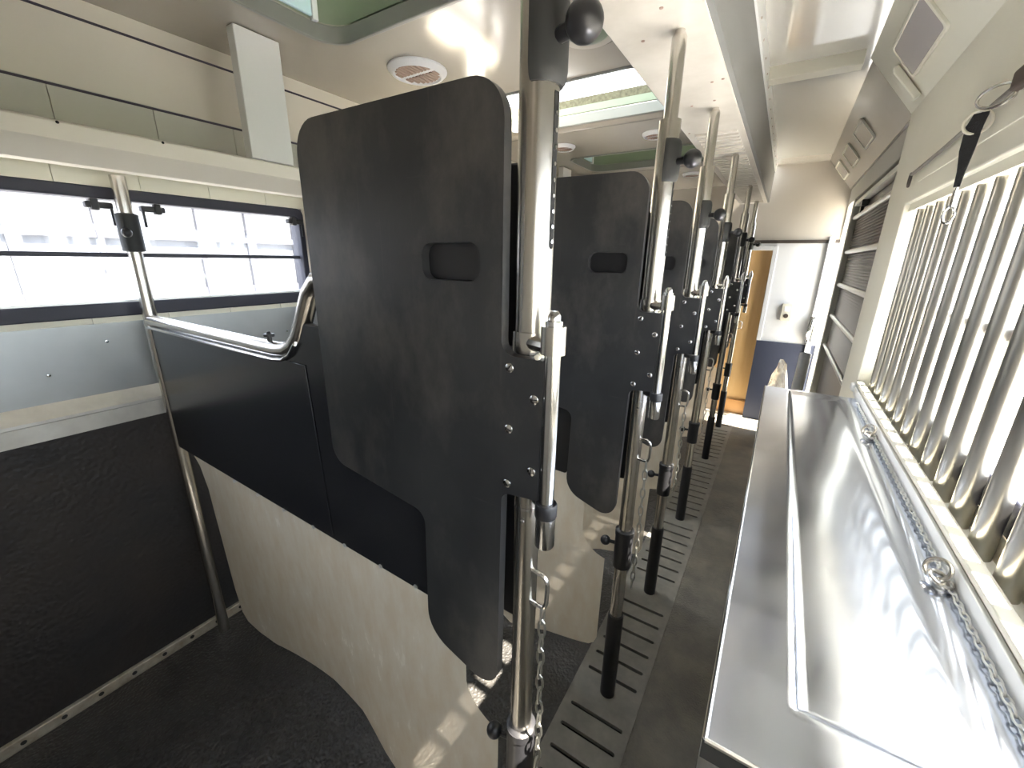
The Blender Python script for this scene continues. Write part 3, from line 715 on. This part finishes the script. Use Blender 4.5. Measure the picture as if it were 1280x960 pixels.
CH_LAB = ['chain hanging from the loop of the nearest post', 'chain hanging from the loop of the second post', 'chain hanging from the loop of the third post', 'chain hanging from the loop of the fourth post']
for i in range(4):
    zb = [0.45, 0.55, 0.62, 0.66][i]
    pts = [(0, 0, 1.042), (0.001, -0.002, 0.9), (0.003, 0, 0.75), (0.0, 0.0, zb)]
    o = obj('hanging_chain', chain_mesh(pts, 0.040, 0.009, 0.0025), 'galv'); o.location = (PX + 0.046, PY[i] - 0.013, 0)
    tag(o, CH_LAB[i], 'chain', 'chains on the posts')

# ---------------------------------------------------------------- stall dividers
HEAD = rpoly([(-0.800, 1.884, 0.055), (-0.337, 1.880, 0.055), (-0.339, 1.512, 0.022), (-0.266, 1.512, 0.004), (-0.268, 1.284, 0.004), (-0.337, 1.277, 0.018), (-0.345, 0.812, 0.045),
              (-0.525, 0.872, 0.075), (-0.5185, 1.168, 0.030), (-0.800, 1.204, 0.045)], 8)
HEAD = [(x, z) for x, z in HEAD]
GRIP = rrect(-0.495, -0.378, 1.617, 1.673, 0.020, 6)
DIV_LAB = ['nearest black stall divider with scuffed headboard and scratched sheet below', 'second black stall divider, its headboard behind the nearest post', 'third black stall divider, mostly hidden behind the second post',
           'fourth black stall divider between the third and fourth posts', 'fifth black stall divider with a rounded headboard near the orange door', 'farthest black stall divider beside the orange door']
FY = -0.050   # headboard front face
def build_divider(i):
    t = thing('stall_divider', DIV_LAB[i], 'stall divider', (0, PY[i], 0), 'row of stall dividers')
    # headboard with grip hole
    b = B(); slab(b, HEAD, [GRIP], 'xz', FY, FY + 0.018); hb = obj('headboard', b, 'black', t, bevel=0.007, bseg=3, smooth=30)
    b = B(); slab(b, rrect(-0.503, -0.370, 1.609, 1.681, 0.024, 6), [], 'xz', FY + 0.0165, FY + 0.020); obj('grip_backing', b, 'plastic', hb)
    # second board behind the post
    b = B(); slab(b, rpoly([(-0.72, 1.80, 0.05), (-0.315, 1.79, 0.03), (-0.318, 1.505, 0.01), (-0.72, 1.505, 0.03)], 5), [], 'xz', 0.034, 0.050); obj('rear_board', b, 'plastic', t, bevel=0.004)
    b = B(); slab(b, rpoly([(-0.40, 1.275, 0.01), (-0.328, 1.272, 0.006), (-0.334, 0.93, 0.02), (-0.40, 0.93, 0.02)], 5), [], 'xz', 0.034, 0.050); obj('rear_guard', b, 'plastic', t, bevel=0.004)
    # body board
    b = B(); slab(b, rpoly([(-1.925, 1.408, 0), (-1.03, 1.405, 0.03), (-0.92, 1.50, 0.01), (-0.55, 1.50, 0.01), (-0.40, 1.30, 0.01), (-0.545, 0.912, 0.01), (-1.925, 0.930, 0.02)], 5), [], 'xz', -0.012, 0.010); bd = obj('body_board', b, 'blackboard', t, bevel=0.003)
    b = B(); slab(b, [(-1.00, 1.40), (-0.93, 1.40), (-0.905, 0.93), (-0.965, 0.93)], [], 'xz', -0.015, -0.012); obj('cover_strip', b, 'blackboard', bd, bevel=0.0015)
    for x in (-1.45, -1.30, -1.15, -1.0, -0.86, -0.72, -0.60):
        b = B(); lathe(b, [(0.006, -0.008), (0.006, 0.004), (0, 0.006)], (x, -0.010, 0.918), (0, -1, 0), 8); obj('rivet', b, 'alu', bd)
    # top rail
    b = B()
    path = [(-1.90, 0, 1.420), (-1.6, 0, 1.4195), (-1.12, 0, 1.418), (-1.06, 0, 1.419), (-1.02, 0, 1.424), (-0.985, 0, 1.440), (-0.955, 0, 1.470), (-0.925, 0, 1.520), (-0.895, 0, 1.570), (-0.86, 0, 1.60), (-0.80, 0, 1.61), (-0.60, 0, 1.61)]
    tube(b, path, 0.0205, 18); rl = obj('top_rail', b, 'steel', t)
    b = B(); tube(b, [(x, -0.018, z - 0.022) for x, y, z in path[:7]], 0.005, 8); obj('rail_lip', b, 'steel2', rl)
    b = B(); lathe(b, [(0.006, 0.018), (0.006, 0.03), (0.013, 0.031), (0.013, 0.038), (0.006, 0.039), (0.004, 0.044), (0, 0.045)], (-1.10, 0, 1.418), (0, 0, 1), 12); obj('rail_bolt', b, 'plastic', rl)
    # hinge rod with clamp, ring and nut
    hx, hy = -0.258, -0.040
    b = B(); tube(b, [(hx, hy, 1.275), (hx, hy, 1.40), (hx, hy, 1.535)], 0.0120, 18); hr = obj('hinge_rod', b, 'steel2', t)
    b = B(); tube(b, [(hx, hy, 1.522), (hx, hy, 1.562)], 0.0180, 22); lathe(b, [(0.0315, 1.508), (0.0315, 1.545)], (PX, 0, 0), seg=22); tube(b, [(PX + 0.012, -0.020, 1.530), (hx, hy, 1.530)], 0.012, 10); obj('hinge_clamp', b, 'steel', hr)
    b = B(); lathe(b, [(0.0125, 1.562), (0.0125, 1.569), (0.0095, 1.570), (0.0092, 1.577), (0.005, 1.583), (0, 1.584)], (hx, hy, 0), seg=14); obj('dome_nut', b, 'steel2', hr)
    b = B(); lathe(b, [(0.0165, 1.255), (0.0182, 1.258), (0.0182, 1.277), (0.0165, 1.280)], (hx, hy, 0), seg=20); tube(b, [(hx, hy, 1.267), (PX, 0.0, 1.267)], 0.009, 10); obj('ring_collar', b, 'plastic', hr)
    b = B(); lathe(b, [(0.0145, 1.200), (0.0162, 1.203), (0.0162, 1.256)], (hx, hy, 0), seg=20); obj('end_stub', b, 'steel2', hr)
    b = B(); lathe(b, [(0.0045, 0), (0.004, 0.006), (0, 0.008)], (hx - 0.016, hy - 0.012, 1.518), (0, -1, 0), 10); obj('grub_screw', b, 'ivory', hr)
    # slotted screws
    for (x, z) in ((-0.324, 1.494), (-0.280, 1.452), (-0.324, 1.395), (-0.281, 1.333), (-0.326, 1.298)):
        b = B(); ax = Vector((x, FY, z))
        lathe(b, [(0.0074, -0.001), (0.0074, 0.0015), (0.006, 0.0026), (0, 0.003)], ax, (0, -1, 0), 16)
        s = obj('screw', b, 'steel2', t)
        b = B(); a = random.uniform(0, PI); d = Vector((math.cos(a), 0, math.sin(a))); q = Vector((-d.z, 0, d.x)) * 0.0009
        v = [b.verts.new(ax + d * 0.0062 * k + q * m_ + Vector((0, -0.0031, 0))) for k, m_ in ((-1, -1), (1, -1), (1, 1), (-1, 1))]; b.faces.new(v); obj('screw_slot', b, 'dark', s, smooth=0)
    # translucent hanging sheet
    b = B(); xs_ = [-1.845 + 1.465 * k / 80 for k in range(81)]
    def top(x):
        if x > -0.475:
            d = x + 0.365; return min(0.915, 0.715 - math.sqrt(max(0.0, 0.112 ** 2 - d * d)))
        return 0.915
    def bot(x):
        T = [(-1.845, 0.900), (-1.80, 0.86), (-1.765, 0.77), (-1.745, 0.55), (-1.73, 0.30), (-1.715, 0.185), (-1.69, 0.145), (-1.62, 0.118), (-1.52, 0.105), (-1.34, 0.135), (-1.13, 0.175), (-0.96, 0.165), (-0.86, 0.06), (-0.80, 0.035), (-0.75, 0.055), (-0.60, 0.13), (-0.45, 0.175), (-0.41, 0.19), (-0.39, 0.21), (-0.38, 0.24)]
        for p, q in zip(T, T[1:]):
            if p[0] <= x <= q[0] + 1e-9: return p[1] + (q[1] - p[1]) * (x - p[0]) / (q[0] - p[0])
        return T[-1][1]
    xs_ = sorted(set([round(v, 5) for v in xs_] + [-1.80, -1.765, -1.745, -1.73, -1.715, -1.69, -0.476, -0.474, -0.465, -0.455, -0.445, -0.43, -0.41, -0.40, -0.39, -0.38]))
    nz = 24; cols = []
    for x in xs_:
        zt, zb_ = top(x), bot(x); zb_ = min(zb_, zt - 0.002); col = []
        for k in range(nz + 1):
            z = zt + (zb_ - zt) * k / nz; dn = (0.915 - z)
            yy = 0.016 + 0.020 * dn * math.sin(x * 4.2 + 0.6) + 0.05 * dn * dn * math.sin((x + 1.9) * 2.1)
            col.append(b.verts.new((x, yy, z)))
        cols.append(col)
    for a_, c_ in zip(cols, cols[1:]):
        for k in range(nz): b.faces.new((a_[k], a_[k + 1], c_[k + 1], c_[k]))
    obj('hanging_sheet', b, 'curtain', t, smooth=180)
    return t
proto = build_divider(0)
for i in range(1, 6): dup(proto, (0, PY[i], 0), DIV_LAB[i])

# ---------------------------------------------------------------- hinge posts at the left wall
WP_LAB = ['steel wall post with black sleeve in front of the left window'] + ['steel wall post carrying the %s divider at the left wall' % s for s in ('second', 'third', 'fourth', 'fifth', 'farthest')]
t = thing('wall_post', WP_LAB[0], 'post', (-1.895, PY[0], 0), 'steel wall posts')
b = B(); tube(b, [(0, 0, 0.0), (0, 0, 1.0), (0, 0, 1.893)], 0.021, 18); obj('pole', b, 'steel', t)
b = B(); lathe(b, [(0.023, 1.655), (0.031, 1.658), (0.031, 1.775), (0.023, 1.778)], seg=20); sl_ = obj('sleeve', b, 'foam', t)
b = B(); tube(b, [(0.026, -0.012, 1.715), (0.042, -0.020, 1.715)], 0.006, 10); ball(b, (0.050, -0.024, 1.715), 0.015, 14); obj('sleeve_knob', b, 'plastic', sl_)
for i in range(1, 6): dup(t, (-1.895, PY[i], 0), WP_LAB[i])

# ---------------------------------------------------------------- outside
b = B(); box(b, -40, 40, -40, 40, -1.4, -1.3); struct(obj('ground', b, 'ground'), 'pale ground outside', 'ground')
t = thing('outbuilding', 'pale panelled building seen through the left window', 'building', (-6.0, 0, -1.3))
boxes('wall', 'facade', [(-0.4, 0, -10, 14, 0, 3.7)], t)
b = B(); y = -9.5
k = 0
while y < 13:
    wd = (0.10, 0.05, 0.05)[k % 3]; box(b, 0, 0.06, y, y + wd, 0, 3.7); y += (0.62, 0.9, 0.55)[k % 3]; k += 1
obj('post', b, 'facadedark', t)
boxes('crossbeam', 'facadedark', [(0, 0.05, -10, 14, 2.45, 2.57), (0, 0.05, -10, 14, 3.10, 3.17)], t)
boxes('dark_door', 'facadedark', [(0, 0.08, -1.3, 0.25, 0, 3.5)], t)
b = B(); random.seed(5)
for k in range(60):
    c = Vector((random.uniform(-0.5, 0.5), random.uniform(-5, 9), random.uniform(0.4, 2.0)))
    ball(b, c, random.uniform(0.45, 0.75), 10)
o = obj('hedge', b, 'hedge'); o.location = (9.0, 0, -1.3); tag(o, 'yellow green hedge outside the barred window', 'hedge')
